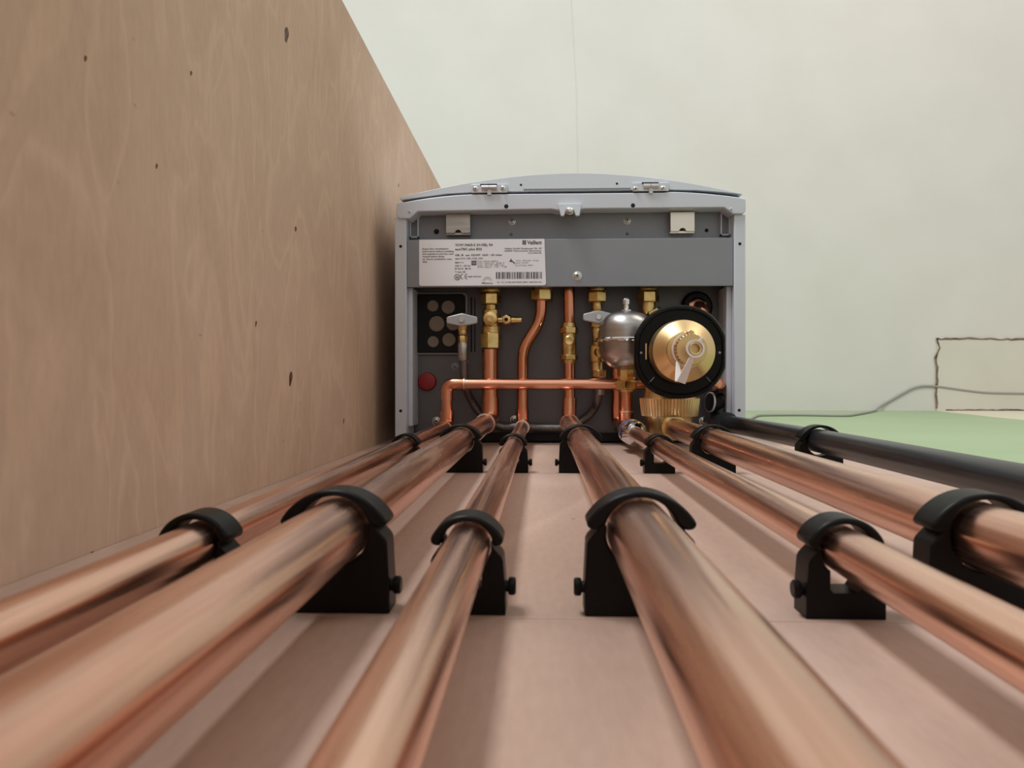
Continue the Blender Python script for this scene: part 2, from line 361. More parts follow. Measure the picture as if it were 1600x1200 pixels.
# ================================================================ PIPE CLIPS
def clip(r, hc, side, depth=14):
    """body with a seat for the pipe, cap strap over it, catch knob at one side; local origin at the clip's foot"""
    big = r > 9
    hw, sh, top = (21.0, 33.5, 46.6) if big else (14.4, 27.0, 37.4)
    org = (0, 0, 0)
    t = bpy.data.objects.new('pipe_clip', None); col.objects.link(t); t.empty_display_size = .01
    # body outline (X,H): outer wall up, notch, shoulder, seat, and down the other side
    ri = r + 0.7
    out = [(-hw, 0), (-hw, 9), (-hw + .9, sh - 6.5), (-hw + 1.6, sh - 5), (-hw + 4.8, sh - 1.5), (-hw + 5.0, sh + .6)]
    if big:
        seat = circ(0, hc, ri, 180 - 8, 360 + 8, 22)
    else:
        ga = math.degrees(math.acos(5.6 / ri))
        L_ = circ(0, hc, ri, 180 - 6, 180 + ga, 12)
        seat = L_ + [(-5.6, 11), (-4.6, 9.6), (4.6, 9.6), (5.6, 11)] + [(-a, c) for a, c in reversed(L_)]
    pts = out + [(seat[0][0], sh + .4)] + seat + [(seat[-1][0], sh + .4)] + [(-a, c) for a, c in reversed(out)]
    MB().prism(pts, 0, depth).build('clip_body', 'black_plastic', t, bevel=.7)
    # cap strap: crescent between an outer arc and the pipe
    ew = hw - .6; sag = top - sh - 1.2; Ro = (ew * ew + sag * sag) / (2 * sag); cy = top - Ro
    a = math.degrees(math.asin(ew / Ro)); a = a if cy < sh + 1.2 else 180 - a
    outer = circ(0, cy, Ro, 90 - a, 90 + a, 26)
    hb = sh + 1.0; ys = min(hc + r * .98, hb + .5)
    inner = []
    xi = math.sqrt(max(ri ** 2 - (hb - hc) ** 2, 1)) + .3
    ga = math.degrees(math.atan2(hb - hc, xi))
    inner = [(-ew + 1.0, hb - 1.8), (-ew + 4, hb - 2.2)] + [(-q, z) for q, z in circ(0, hc, ri + .9, ga, 180 - ga, 16)] + [(ew - 4, hb - 2.2), (ew - 1.0, hb - 1.8)]
    MB().prism(outer + inner, -1.2, depth + .6).build('clip_cap', 'black_plastic', t, bevel=1.0)
    k = MB(); k.lathe((side * (hw - 1), depth * .3, 10), (side, 0, 0), [(0, 2.2), (1.9, 2.2), (2.0, 3.0), (2.6, 3.4), (4.2, 3.4), (4.8, 2.8)], 18)
    k.build('catch_knob', 'black_plastic', t)
    return t
protos = {}
# children are parented while the prototype sits at the world origin, so shapes are already local
_W = W
def W(x, d, h): return Vector((x, -h, d)) / 1000.0      # local frame while building prototypes
for key, hc in (((R22, 1), H22), ((R22, -1), H22), ((R15, 1), H15), ((R15, -1), H15)): protos[key] = clip(key[0], hc, key[1])
W = _W
used = set()
def place(r, hc, side, x, d, label):
    key = (r, side); src = protos[key]
    if key not in used: c = src; used.add(key)
    else:
        c = src.copy(); col.objects.link(c)
        for ch in src.children:
            k = ch.copy(); k.parent = c; col.objects.link(k)
    c.location = W(x, d, 0)
    tag(c, label, 'pipe clip', 'black pipe clips holding the pipes to the backboard')
N, Fd = 286, 734
who = {1: 'first thin copper pipe, beside the side panel', 2: 'second pipe from the side panel', 3: 'third pipe from the side panel',
       4: 'fourth pipe, just right of the middle', 5: 'fifth pipe from the side panel', 6: 'sixth pipe from the side panel', 7: 'black waste pipe'}
for i in range(1, 8):
    r, hc = (R15, H15) if i in (1, 3, 5) else (R22, H22)
    side = 1 if i <= 3 else -1
    size = 'large' if r > 9 else 'small'
    if i != 7: place(r, hc, side, PX[i], N, f'{size} black clip nearer the camera on the {who[i]}')
    place(r, hc, side, PX[i], Fd, f'{size} black clip near the boiler on the {who[i]}')

# ================================================================ BOILER
DB = 1045.0
bo = thing('boiler', (0, DB, 12), 'grey and white wall-hung boiler seen from below with its pipe connections and rating label', 'boiler')
XL, _, HB = at(617, 683, DB); XR = at(1165, 683, DB)[0]; HB = 12
def X(px, D=DB): return at(px, 600, D)[0]
def H(py, D=DB): return at(800, py, D)[2]
DT = 1765
xl2, xr2 = X(635), X(1147)
htop = H(329)
for (a, c) in ((XL, xl2), (xr2, XR)):
    MB().box(a, c, DB, DT, HB, H(338)).build('side_casing', 'casing', bo, bevel=1.2)
for (a, c) in ((xl2, X(642)), (X(1139), xr2)):
    MB().box(a, c, DB + 14, 1106, HB + 14, H(447)).build('inner_flange', 'casing', bo, bevel=.8)
MB().box(xl2, xr2, 1106, DT, HB + 2, H(330)).build('bottom_plate', 'sheet_shaded', bo, bevel=.5)
MB().box(xl2 - 1, xr2 + 1, DT, DT + 2, HB, H(310)).build('top_plate', 'casing', bo)
MB().box(xl2 + 3, xr2 - 3, 1098, 1105.5, 3, HB + 2.5).build('rear_gap_shade', 'dark', bo)  # black strip standing in for the shade in the gap behind the boiler
# recessed strip between the front bar and the label plate
MB().box(xl2, xr2, 1074, 1106, H(376, 1074), H(326, 1074)).build('upper_plate', 'sheet', bo)
lp = MB().prism([(xl2, H(448)), (xr2, H(448)), (xr2, H(373)), (xl2, H(373))], 1048, 1051).build('label_plate', 'sheet', bo, bevel=1.2, seg=3)
MB().box(xl2, xr2, 1051, 1106, H(377), H(373.5)).build('label_plate_return', 'sheet', lp)
# front bar under the door
def barcurve(px):
    if px < 740: return 304 + 13 * ((740 - px) / 118) ** 1.7
    if px > 1040: return 303 + 11 * ((px - 1040) / 123) ** 1.7
    return 304
pts = [(X(px), H(barcurve(px))) for px in range(621, 1165, 8)] + [(X(1164), H(315))]
low = [(X(1164), H(334)), (X(1160), H(338)), (X(1144), H(338)), (X(1130), H(328)), (X(912), H(328)), (X(905), H(330)), (X(870), H(330)), (X(862), H(328)), (X(654), H(330)), (X(641), H(341)), (X(625), H(341)), (X(620), H(336))]
MB().prism(pts + low, DB - 4, DB + 26).build('front_bar', 'casing', bo, bevel=1.2)
# door
def doorc(px): return 272 + 36 * (abs(px - 893) / 271.0) ** 1.85
up = [(X(px), H(doorc(px))) for px in range(624, 1163, 7)]
dn = [(X(1160), H(307.5)), (X(1130), H(304)), (X(1090), H(300.5)), (X(1040), H(299)), (X(745), H(300)), (X(700), H(302)), (X(660), H(307)), (X(628), H(311))]
MB().prism(up + dn, DB - 2, DT).build('front_door', 'door', bo, bevel=1.5, seg=3)
gap = [(X(px), H(barcurve(px) - 5)) for px in range(628, 1160, 12)] + [(X(px), H(barcurve(px) + 4)) for px in range(1158, 626, -12)]
MB().prism(gap, DB + 8, DB + 12).build('door_gap_seal', 'dark', bo)
MB().prism([(X(818), H(296)), (X(985), H(296)), (X(985), H(298)), (X(818), H(298))], DB - 3, DB - 1).build('door_fold', 'sheet', bo)
def screw(px, py, D, r, parent, m='steel'):
    p = at(px, py, D); s_ = MB().lathe(p, (0, -1, 0), [(0, r * 1.25), (.5, r * 1.25), (.7, r), (1.6, r * .85), (2.3, r * .5)], 20).build('screw', m, parent)
    MB().lathe((p[0], p[1] - 2.2, p[2]), (0, -1, 0), [(0, r * .42), (.25, r * .42)], 6).build('screw_socket', 'ink', s_)
def hole(px, py, D, r, parent, nm='hole'):
    MB().lathe(at(px, py, D), (0, -1, 0), [(-.5, r), (.15, r)], 18).build(nm, 'dark', parent)
# hinges
for s_, (cx, sc1, sc2) in enumerate(((765, 743, 786), (1016, 993, 1036))):
    h_ = MB().box(X(cx - 28), X(cx + 28), DB - 5, DB - 2, H(302), H(289)).build('hinge', 'casing', bo, bevel=.6)
    MB().lathe((X(cx - 12), DB - 6, H(294.5)), (1, 0, 0), [(0, 3.4), (10, 3.4)], 20).build('hinge_knuckle', 'steel', h_)
    MB().lathe((X(cx), DB - 6, H(294.5)), (1, 0, 0), [(0, 3.4), (10, 3.4)], 20).build('hinge_knuckle', 'steel', h_)
    MB().box(X(cx - 3), X(cx + 3), DB - 7, DB - 4, H(306), H(295)).build('hinge_leaf', 'casing', h_, bevel=.3)
    MB().box(X(cx - 14), X(cx + 12), DB - 5.4, DB - 4.9, H(291), H(288.5)).build('hinge_slot', 'dark', h_)
    screw(sc1, 295, DB - 5, 3.0, bo); screw(sc2, 294, DB - 5, 3.0, bo)
hole(814, 289, DB - 2, 1.6, bo); hole(964, 287, DB - 2, 1.6, bo)
for a in ((791, 322.5), (989, 321)): hole(*a, DB - 4, 2.9, bo)
for a in ((626, 385), (1156, 381), (626, 642), (1155, 641)): hole(*a, DB, 2.1, bo)
for a in ((640, 331), (1142, 327)): screw(*a, DB - 4, 1.6, bo, 'casing')
for a in ((800, 346), (980, 345)): screw(*a, 1074, 4.0, bo)
for a in ((799, 366), (980, 365)): screw(*a, 1074, 2.0, bo, 'sheet')
screw(902, 431, DB + 3, 5.0, bo)
for a in ((682, 658), (804, 656), (1099, 658)): screw(*a, 1106, 5, bo)
for a in ((711, 573), (726, 566)): screw(*a, 1106, 4.5, bo, 'sheet')
hole(682, 362, 1074, 3.8, bo); hole(1104, 360, 1074, 2.6, bo)
# latch in the middle of the bar
la = MB().prism([(X(872), H(321)), (X(908), H(321)), (X(905), H(340)), (X(899), H(340)), (X(896), H(331)), (X(884), H(331)), (X(881), H(340)), (X(876), H(340))], DB - 9, DB - 3).build('latch_bracket', 'door', bo, bevel=.6)
MB().lathe(at(890, 330, DB - 10), (0, -1, 0), [(0, 5), (2, 5), (3, 4), (7, 3.4), (8, 2)], 20).build('latch_screw', 'steel', la)
# square clip plates
for px, m_ in ((716, 'vessel'), (1066, 'solder')):
    x0, x1 = X(px - 19, 1060), X(px + 19, 1060)
    q = MB().prism([(x0, H(334, 1060)), (x1, H(334, 1060)), (x1, H(364, 1060)), (x0 + .72 * (x1 - x0), H(364, 1060))] + circ((x0 + x1) / 2, H(364, 1060), 4.5, 0, 180, 10) + [(x0, H(364, 1060))], 1058, 1061).build('spring_clip_plate', m_, bo, bevel=.5)
    tag(q, 'grey steel clip plate' if px < 900 else 'pinkish reflecting clip plate')
    MB().box(x0, x1, 1061, 1074, H(366, 1060), H(363, 1060)).build('plate_fold', m_, q)
for (a, c) in ((640, 654), (1126, 1141)):
    x0, x1 = X(a, 1066), X(c, 1066)
    f_ = MB(); h0, h1 = H(370, 1066), H(337, 1066)
    f_.box(x0, x0 + 1.6, 1066, 1074, h0, h1).box(x1 - 1.6, x1, 1066, 1074, h0, h1).box(x0, x1, 1066, 1074, h0, h0 + 1.6)
    f_.build('corner_channel', 'casing', bo)
# rating label
D_L = 1047.6
lx0, lx1 = at(655, 410, D_L)[0], at(853, 410, D_L)[0]; lh0, lh1 = H(446, D_L), H(373.5, D_L)
r_ = 3
pts = circ(lx1 - r_, lh1 - 1, 1, 0, 90, 3) + circ(lx0 + 1, lh1 - 1, 1, 90, 180, 3) + circ(lx0 + r_, lh0 + r_, r_, 180, 270, 5) + circ(lx1 - r_, lh0 + r_, r_, 270, 360, 5)
lab = MB().prism(pts, D_L - .3, D_L + .3).build('rating_label', 'label', bo, smooth=0)
tag(lab, 'white rating label with a barcode')
TD = D_L - .45
def txt(parts, nm, material, parent):
    vs, fs = [], []
    for (s_, px, py, pw, hgt) in parts:      # text, left px, baseline py, width px, cap height px
        cu = bpy.data.curves.new('t', 'FONT'); cu.body = s_; cu.size = 1; cu.offset = 0.03 if hgt > 3.3 else 0.018; cu.resolution_u = 2
        o = bpy.data.objects.new('t', cu); col.objects.link(o)
        me = bpy.data.meshes.new_from_object(o)
        xs = [v.co.x for v in me.vertices]; wdt = max(xs) - min(xs); xm = min(xs)
        p = at(px, py, TD); q = at(px + pw, py, TD); kx = (q[0] - p[0]) / wdt; ky = (hgt / 1.15) / 0.7
        b_ = len(vs); vs += [(p[0] + (v.co.x - xm) * kx, TD, p[2] + v.co.y * ky) for v in me.vertices]
        fs += [tuple(i + b_ for i in f.vertices) for f in me.polygons]
        bpy.data.objects.remove(o); bpy.data.curves.remove(cu); bpy.data.meshes.remove(me)
    mb = MB(); mb.v = vs; mb.f = fs
    o = mb.build(nm, material, parent, smooth=0); s2 = o.modifiers.new('thickness', 'SOLIDIFY'); s2.thickness = 0.0001; s2.offset = 0
    return o
txt([('Vaillant', 823.5, 381.5, 23, 5.6)], 'maker_name', 'ink', lab)
txt([('VUW 346/5-5 (H-GB), R6', 711, 384.5, 59, 3.6), ('ecoTEC plus 832', 711, 391, 42, 3.4)], 'model_text', 'ink', lab)
txt([('GB, IE  cat. II2H3P  G20 - 20 mbar', 711, 400, 74, 2.8), ('type C13, C33, C43, C53', 711, 405, 43, 2.4),
     ('PMW = 3', 711, 411.5, 13, 2.4), ('230 V ~ 50 Hz', 711, 416.5, 24, 2.4), ('IP X4 D  88 W', 711, 421, 25, 2.4), ('T max. 85', 711, 426, 16, 2.4),
     ('Read the installation', 660, 390, 41, 2.3), ('instructions before installing', 660, 394, 49, 2.3), ('this appliance and the user', 660, 398, 49, 2.3), ('manual before firing', 660, 402, 34, 2.3), ('up. Room ventilation rules', 660, 406, 46, 2.3), ('apply.', 660, 410, 8, 2.3),
     ('Vaillant GmbH Berghauser Str. 40', 788, 389.5, 58, 2.3), ('42859 Remscheid Germany', 788, 393, 58, 2.0), ('www.vaillant.info', 825, 396, 21, 1.8),
     ('0085 CM 0320', 731, 433, 21, 1.8), ('21 13 14 0010019444 0001 005123 N1', 777, 442, 69, 2.0), ('Efficiency', 753, 443.5, 17, 2.4)], 'small_text', 'ink', lab)
txt([('P 5.2 - 24.6 kW  80/60 C', 746, 409, 32, 1.9), ('P 5.7 - 26.5 kW  50/30 C', 746, 412, 42, 1.9), ('Q 5.3 - 25.5 kW  PMS 3 bar', 746, 415, 42, 1.9), ('NOx class 5   V 8 l   T 85', 746, 418, 46, 1.9),
     ('P 5.2 - 30.6 kW  10 bar', 806, 408, 36, 1.9), ('Q 5.3 - 31.2 kW', 806, 411.5, 20, 1.9), ('D 14.7 l/min  PMW', 806, 415.5, 27, 1.9)], 'pale_text', 'ink_pale', lab)
def rect(mb, a, b_, c, d_, D=TD): mb.box(at(a, 410, D)[0], at(c, 410, D)[0], D - .1, D + .1, H(d_, D), H(b_, D))
bc = MB(); xx = 775.0; rb = random.Random(11)
while xx < 847:
    wv = rb.choice((.5, .8, 1.2, 2.0)); rect(bc, xx, 425, min(xx + wv, 848), 435.5); xx += wv + rb.choice((.5, .7, 1.1, 1.6))
bc.build('barcode', 'ink', lab, smooth=0)
rad = MB(); rect(rad, 736.5, 407, 744.5, 408.3); rect(rad, 736.5, 412.5, 744.5, 413.8)
for k in range(5): rect(rad, 736.5 + k * 1.7, 407, 737.6 + k * 1.7, 413.8)
rad.build('radiator_symbol', 'ink', lab, smooth=0)
tp = MB(); rect(tp, 796, 407, 801, 409); rect(tp, 797.6, 404.5, 799.4, 408)
a_, c_ = at(800, 407.5, TD), at(804.5, 411.5, TD); tp.tube([a_, c_], .7, 8); tp.build('tap_symbol', 'ink', lab, smooth=0)
lg = MB(); rect(lg, 816.3, 375.5, 817.3, 382); rect(lg, 821, 375.5, 822, 382); rect(lg, 816.3, 375.5, 822, 376.4); rect(lg, 816.3, 381.1, 822, 382)
for s_ in (-1, 1):
    a_ = at(819.15 - 1.6, 378.7 - s_ * 1.9, TD); c_ = at(819.15 + 1.6, 378.7 + s_ * 1.9, TD); lg.tube([a_, c_], .55, 8)
lg.build('logo', 'ink', lab, smooth=0)
def arc(mb, px, py, r, a0, a1, w_):
    c = at(px, py, TD); o_ = circ(c[0], c[2], r, a0, a1, 16); i_ = circ(c[0], c[2], r - w_, a1, a0, 16); mb.prism(o_ + i_, TD - .1, TD + .1)
ce = MB(); arc(ce, 723.5, 432, 3.6, 90, 270, .8); arc(ce, 730, 432, 3.6, 90, 270, .8); rect(ce, 727.5, 431.6, 730, 432.4)
arc(ce, 714.5, 433, 4.2, 0, 359, .8); rect(ce, 712.5, 430.5, 713.5, 435.5); rect(ce, 715.5, 430.5, 716.5, 435.5); rect(ce, 712.5, 432.5, 716.5, 433.4)
ce.build('approval_marks', 'ink', lab, smooth=0)
ar = MB(); arc(ar, 761.5, 440, 6.5, 10, 170, .4); arc(ar, 761.5, 440, 4.5, 10, 170, .3); ar.build('arch_symbol', 'ink_pale', lab, smooth=0)

# grommet plate with plugs
def rrect(px0, py0, px1, py1, D, r):
    x0, x1, h0, h1 = at(px0, 500, D)[0], at(px1, 500, D)[0], H(py1, D), H(py0, D)
    return circ(x1 - r, h1 - r, r, 0, 90, 6) + circ(x0 + r, h1 - r, r, 90, 180, 6) + circ(x0 + r, h0 + r, r, 180, 270, 6) + circ(x1 - r, h0 + r, r, 270, 360, 6)
gp = MB().prism(rrect(646, 456, 731, 554, 1102, 7), 1101, 1106).build('grommet_frame', 'sheet', bo, bevel=1)
gr = MB().prism(rrect(649, 459, 727, 551, 1099, 6), 1098, 1102).build('grommet_plate', 'dark', gp, bevel=1)
gr['label'] = 'black rubber cable entry plate'
for (px, py, r) in ((676.5, 478, 8), (700.5, 480, 9.5), (682.5, 506, 11), (708, 506, 9.5), (677, 534, 8), (701.5, 531, 9.5)):
    MB().lathe(at(px, py, 1098), (0, -1, 0), [(0, r), (1.5, r), (2, r * .9), (1.6, r * .6), (1.4, .1)], 26).build('cable_plug', 'tan_rubber', gp)
MB().prism(rrect(735.5, 464, 737.5, 550, 1105, .8), 1104.6, 1106).build('slot', 'dark', bo)
MB().prism(rrect(741, 466, 742.5, 550, 1105, .6), 1104.6, 1106).build('slot', 'dark', bo)
MB().lathe(at(667.5, 596, 1104), (0, -1, 0), [(-2, 13.2), (2.5, 13.2), (4.5, 12), (5.5, 8), (5.7, .1)], 40).build('red_cap', 'red', bo)
MB().lathe(at(1088, 480, 1105), (0, -1, 0), [(-1, 22), (5, 22), (9, 19), (9, 13), (3, 12)], 44).build('pipe_grommet', 'black_plastic', bo)
MB().lathe(at(1089, 482, 1100), (0, -1, 0), [(0, 14), (7, 14), (8, 11)], 6).build('grommet_nut', 'copper_riser', bo)

# ================================================================ VALVES AND FITTINGS
def stack(mb, x, d, rows, n=36):              # rows: (py_low, py_high, radius px-less mm)
    for (ya, yb, r) in rows: mb.lathe((x, d, 0), (0, 0, 1), [(H(ya, d), r * .93), (H(ya, d) + .8, r), (H(yb, d) - .8, r), (H(yb, d), r * .93)], n)
# valve with drain above pipe 2
x, d = X(767, DR), DR
t = thing('isolation_valve', (x, d, H(546, d)), 'brass isolation valve with a small drain nozzle on its right side, above the second pipe', 'valve', 'brass valves under the boiler')
mb = MB(); stack(mb, x, d, [(521, 510, 13.5), (512, 484, 11.5), (486, 476, 8.5)]); mb.build('valve_body', 'brass', t)
MB().hexn((x, d, 0), (0, 0, 1), H(545, d), H(520, d), 15, .3).build('compression_nut', 'brass', t, bevel=.4)
MB().hexn((x, d, 0), (0, 0, 1), H(476, d), H(459, d), 15, .12).build('union_nut', 'brass', t, bevel=.4)
MB().lathe((x, d, 0), (0, 0, 1), [(H(459, d), 11), (H(456, d), 15), (H(450, d), 15), (H(436, d), 11)]).build('tail', 'brass', t)
MB().lathe((x, d - 10, H(499, d)), (0, -1, 0), [(0, 10), (5, 9.5), (6, 7), (6.5, 4), (5.5, 3.6), (5.4, .1)], 28).build('valve_stem', 'brass', t)
mb = MB().lathe((x + 9, d, H(500, d)), (1, 0, 0), [(0, 5), (8, 5), (9, 7.5), (18, 7.5), (20, 5), (26, 5), (27, 4.5), (34, 4.5), (35, 3)], 24); dc = mb.build('drain_nozzle', 'brass', t)
MB().lathe((x + 22, d - 6, H(500, d)), (0, -1, 0), [(0, 7), (4, 6.6), (4.6, 4)], 6).build('drain_screw', 'brass', dc)
MB().lathe((x + 22, d - 10.6, H(500, d)), (0, -1, 0), [(0, 2.8), (.3, 2.8)], 6).build('screw_socket', 'dark', dc)
# filling valve (left) with lever
x, d = X(723, 1066), 1066
t = thing('filling_valve', (x, d, H(520, d)), 'small brass filling valve with a grey lever in front of the black grommet plate', 'valve', 'filling valves with grey levers')
mb = MB(); stack(mb, x, d, [(523, 514, 6), (516, 490, 7)]); mb.build('valve_body', 'brass', t)
MB().lathe((x, d, H(500, d)), (0, 1, 0), [(0, 6), (32, 6)], 20).build('inlet_tail', 'brass', t)
MB().hexn((x, d, 0), (0, 0, 1), H(536, d), H(524, d), 6.5).build('hose_nut', 'brass', t, bevel=.3)
def lever(t, px0, px1, py, D, cx):
    c = X(cx, D); x0, x1 = X(px0, D), X(px1, D); h = H(py, D)
    pts = [(x0, h - 4), (x0, h + 4), (x0 + 3, h + 5), (c - 6, h + 8), (c, h + 9), (c + 6, h + 8), (x1 - 3, h + 5), (x1, h + 4), (x1, h - 4), (x1 - 3, h - 5), (c + 6, h - 7.5), (c, h - 8.5), (c - 6, h - 7.5), (x0 + 3, h - 5)]
    l = MB().prism(pts, D - 3, D + 4).build('lever', 'lever', t, bevel=1.2)
    MB().hexn((c, D - 3, h), (0, -1, 0), 0, 3, 4.2).build('lever_bolt', 'steel', l)
lever(t, 698, 746, 500, 1052, 721.5)
# valve 932 with lever
x, d = X(933, DR), DR
t = thing('filling_valve', (x, d, H(590, d)), 'tall brass valve stack with a grey lever, left of the steel vessel', 'valve', 'filling valves with grey levers')
MB().hexn((x, d, 0), (0, 0, 1), H(473, d), H(457, d), 13.5, .5).build('union_nut', 'brass', t, bevel=.4)
MB().lathe((x, d, 0), (0, 0, 1), [(H(457, d), 10), (H(455, d), 13), (H(450, d), 13), (H(436, d), 10)]).build('tail', 'brass', t)
mb = MB(); stack(mb, x, d, [(487, 472, 7), (512, 486, 10), (530, 511, 7), (566, 540, 10.5), (541, 529, 7), (580, 565, 8.5)]); mb.build('valve_body', 'brass', t)
MB().lathe((x + 2, d - 6, H(551, d)), (.5, -1, 0), [(0, 8), (7, 8), (9, 5), (9.5, 1)], 24).build('check_valve_cap', 'brass', t)
MB().hexn((x + 4, d, 0), (0, 0, 1), H(590, d), H(578, d), 10.5, .3).build('hose_nut', 'brass', t, bevel=.4)
lever(t, 911, 958, 496, 1056, 935)
# inline valve on riser 4
x, d = X(889, DR), DR
t = thing('inline_valve', (x, d, H(567, d)), 'slim brass inline valve on the riser in the middle under the boiler', 'valve', 'brass valves under the boiler')
mb = MB(); stack(mb, x, d, [(557, 521, 10.2)]); mb.build('valve_body', 'brass', t)
MB().hexn((x, d, 0), (0, 0, 1), H(522, d), H(511, d), 13, .2).build('compression_nut', 'brass', t, bevel=.4)
MB().lathe((x, d, 0), (0, 0, 1), [(H(512, d), 10.5), (H(505, d), 10), (H(503.5, d), 8)], 30).build('olive_ring', 'brass', t)
MB().hexn((x, d, 0), (0, 0, 1), H(563, d), H(554, d), 13, .2).build('compression_nut', 'brass', t, bevel=.4)
MB().lathe((x, d, 0), (0, 0, 1), [(H(568, d), 9), (H(562, d), 10.5)], 30).build('olive_ring', 'brass', t)
MB().lathe((x, d - 8, H(533, d)), (0, -1, 0), [(0, 7), (4, 7), (5, 5.5), (4.6, 3), (4, .1)], 26).build('valve_stem', 'brass', t)
# valve above the separator
x, d = X(1013, DR), DR
t = thing('isolation_valve', (x, d, H(496, d)), 'brass valve above the black collar of the dirt separator', 'valve', 'brass valves under the boiler')
MB().hexn((x, d, 0), (0, 0, 1), H(474, d), H(457, d), 15.2, .0).build('union_nut', 'brass', t, bevel=.5)
MB().lathe((x, d, 0), (0, 0, 1), [(H(457, d), 11), (H(455, d), 14), (H(450, d), 14), (H(436, d), 11)]).build('tail', 'brass', t)
MB().tube(fillet([(x, d, H(474, d)), (x, d, H(490, d)), (x + 18, d - 6, H(508, d)), (176, 1052, H(528, 1052))], 14), 10, 24).build('valve_body', 'brass', t)
MB().hexn(at(1020, 489, DR - 2), (.55, 0, -1), -4, 5, 13.5).build('compression_nut', 'brass', t, bevel=.4)
# braided hose
a0 = (X(723, 1066), 1066, H(534, 1066))
pts = [a0, at(724, 560, 1066), at(727, 600, 1074), at(738, 628, 1092), at(760, 655, 1097), at(785, 667, 1097), (X(810, 1097), 1096, 24), (X(850, 1097), 1096, 22), (X(885, 1097), 1096, 23), at(912, 655, 1097), at(929, 638, 1090), at(934, 622, DR), (X(933, DR) + 4, DR, H(588, DR))]
def spline(P, n=8):
    P = [Vector(p) for p in P]; Q = [P[0]] + P + [P[-1]]; out = []
    for i in range(1, len(Q) - 2):
        for k in range(n):
            u = k / n; a, b_, c, e_ = Q[i - 1], Q[i], Q[i + 1], Q[i + 2]
            out.append(.5 * ((2 * b_) + (c - a) * u + (2 * a - 5 * b_ + 4 * c - e_) * u * u + (3 * b_ - 3 * c + e_ - a) * u ** 3))
    out.append(P[-1]); return out
t = thing('braided_hose', pts[6], 'steel braided filling hose looping under the risers between the two levered valves', 'hose')
MB().tube(spline(pts), 5.6, 20).build('hose', 'braid', t)
for k in (0, -1):
    p = pts[k]; MB().lathe((p[0], p[1], p[2] - 26), (0, 0, 1), [(0, 6.3), (1, 7), (23, 7), (25, 6)], 24).build('ferrule', 'vessel', t)
# steel vessel
x, d = PX[5], D5
hs = H(530, d)
t = thing('expansion_vessel', (x, d, H(612, d)), 'small brushed steel vessel with a seam and a top nipple beside the black collar', 'vessel')
rv = 37
prof = [(H(578, d), 11)] + [(hs - 3 - 36 * math.sin(q), 11 + (rv - 12) * math.cos(q) ** .8 if math.cos(q) > 0 else 11) for q in [PI / 2 * k / 10 for k in range(9, -1, -1)]]
MB().lathe((x, d, 0), (0, 0, 1), prof, 56).build('lower_bowl', 'vessel', t)
MB().lathe((x, d, 0), (0, 0, 1), [(hs - 4.5, rv - 1), (hs - 4.2, rv + 5), (hs - 3, rv + 6.2), (hs - 1, rv + 6.2), (hs + .4, rv + 4.8), (hs + .8, rv - 1.5)], 56).build('seam_flange', 'chrome', t)
hh = H(487, d) - hs
prof = [(hs, rv - 1.6), (hs + hh * .35, rv - 2)] + [(hs + hh * .35 + hh * .65 * math.sin(q), (rv - 2) * math.cos(q) ** .75 + .01) for q in [PI / 2 * k / 12 for k in range(1, 13)]]
MB().lathe((x, d, 0), (0, 0, 1), prof, 56).build('upper_dome', 'vessel', t)
ht = H(488, d)
MB().lathe((x, d, 0), (0, 0, 1), [(ht - 2, 7.5), (ht + 2.5, 7.5), (ht + 4, 4), (ht + 9, 3.6), (ht + 10, 5), (ht + 16, 5), (ht + 18, 3.4), (ht + 19, .5)], 20).build('charging_nipple', 'chrome', t)
MB().hexn((x, d, 0), (0, 0, 1), H(609, d), H(594, d), 15, .3).build('compression_nut', 'brass', t, bevel=.4)
MB().lathe((x, d, 0), (0, 0, 1), [(H(612, d), 10.5), (H(608, d), 12), (H(594, d), 11), (H(592, d), 12), (H(578, d), 12), (H(574, d), 10)], 8).build('fitting_neck', 'brass', t)
# chrome coupling on pipe 5
t = thing('chrome_coupling', (PX[5], 960, H15), 'shiny chrome compression coupling with a blue band on the fifth pipe', 'coupling')
mb = MB().lathe((PX[5], 0, H15), (0, 1, 0), [(925, 9), (927, 10.5), (935, 14.6), (938, 15.6), (940, 15.6), (942, 13.8), (946, 13.4)], 40); mb.build('coupling_nut', 'chrome', t)
MB().hexn((PX[5], 0, H15), (0, 1, 0), 946, 960, 16.5).build('coupling_body', 'chrome', t, bevel=.5)
MB().lathe((PX[5], 0, H15), (0, 1, 0), [(959, 14), (960, 14.8), (972, 14.8), (973, 14)], 36).build('colour_band', 'blue', t)
MB().lathe((PX[5], 0, H15), (0, 1, 0), [(972, 15), (974, 16), (990, 16), (996, 12), (997, 9)], 36).build('coupling_nut', 'chrome', t)

# ================================================================ DIRT SEPARATOR
sx, sd, sh = 164.0, 1003.0, 123.0
t = thing('dirt_separator', (sx, sd, 18), 'brass magnetic dirt separator with a black collar and white strapped drain nozzle', 'filter')
MB().lathe((sx, sd, 0), (0, 0, 1), [(16, 22), (18, 27), (36, 29), (42, 31), (46, 31)], 48).build('lower_body', 'satin_brass', t)
nk = 56; pr = []
mb = MB(); rg = []
for hz, rr, kn in ((43, 34, 0), (43.5, 36, 1), (66, 38.5, 1), (66.5, 36, 0)):
    rg.append([Vector((sx, sd, hz)) + Vector((math.cos(q), math.sin(q), 0)) * (rr - (1.0 if kn and k % 4 in (0,) else 0)) for k, q in enumerate([2 * PI * j / (nk * 4) for j in range(nk * 4)])])
mb.rings(rg).build('knurled_ring', 'satin_brass', t, smooth=20)
MB().lathe((sx, sd, 0), (0, 0, 1), [(66, 33), (74, 31), (100, 31)], 48).build('upper_body', 'satin_brass', t)
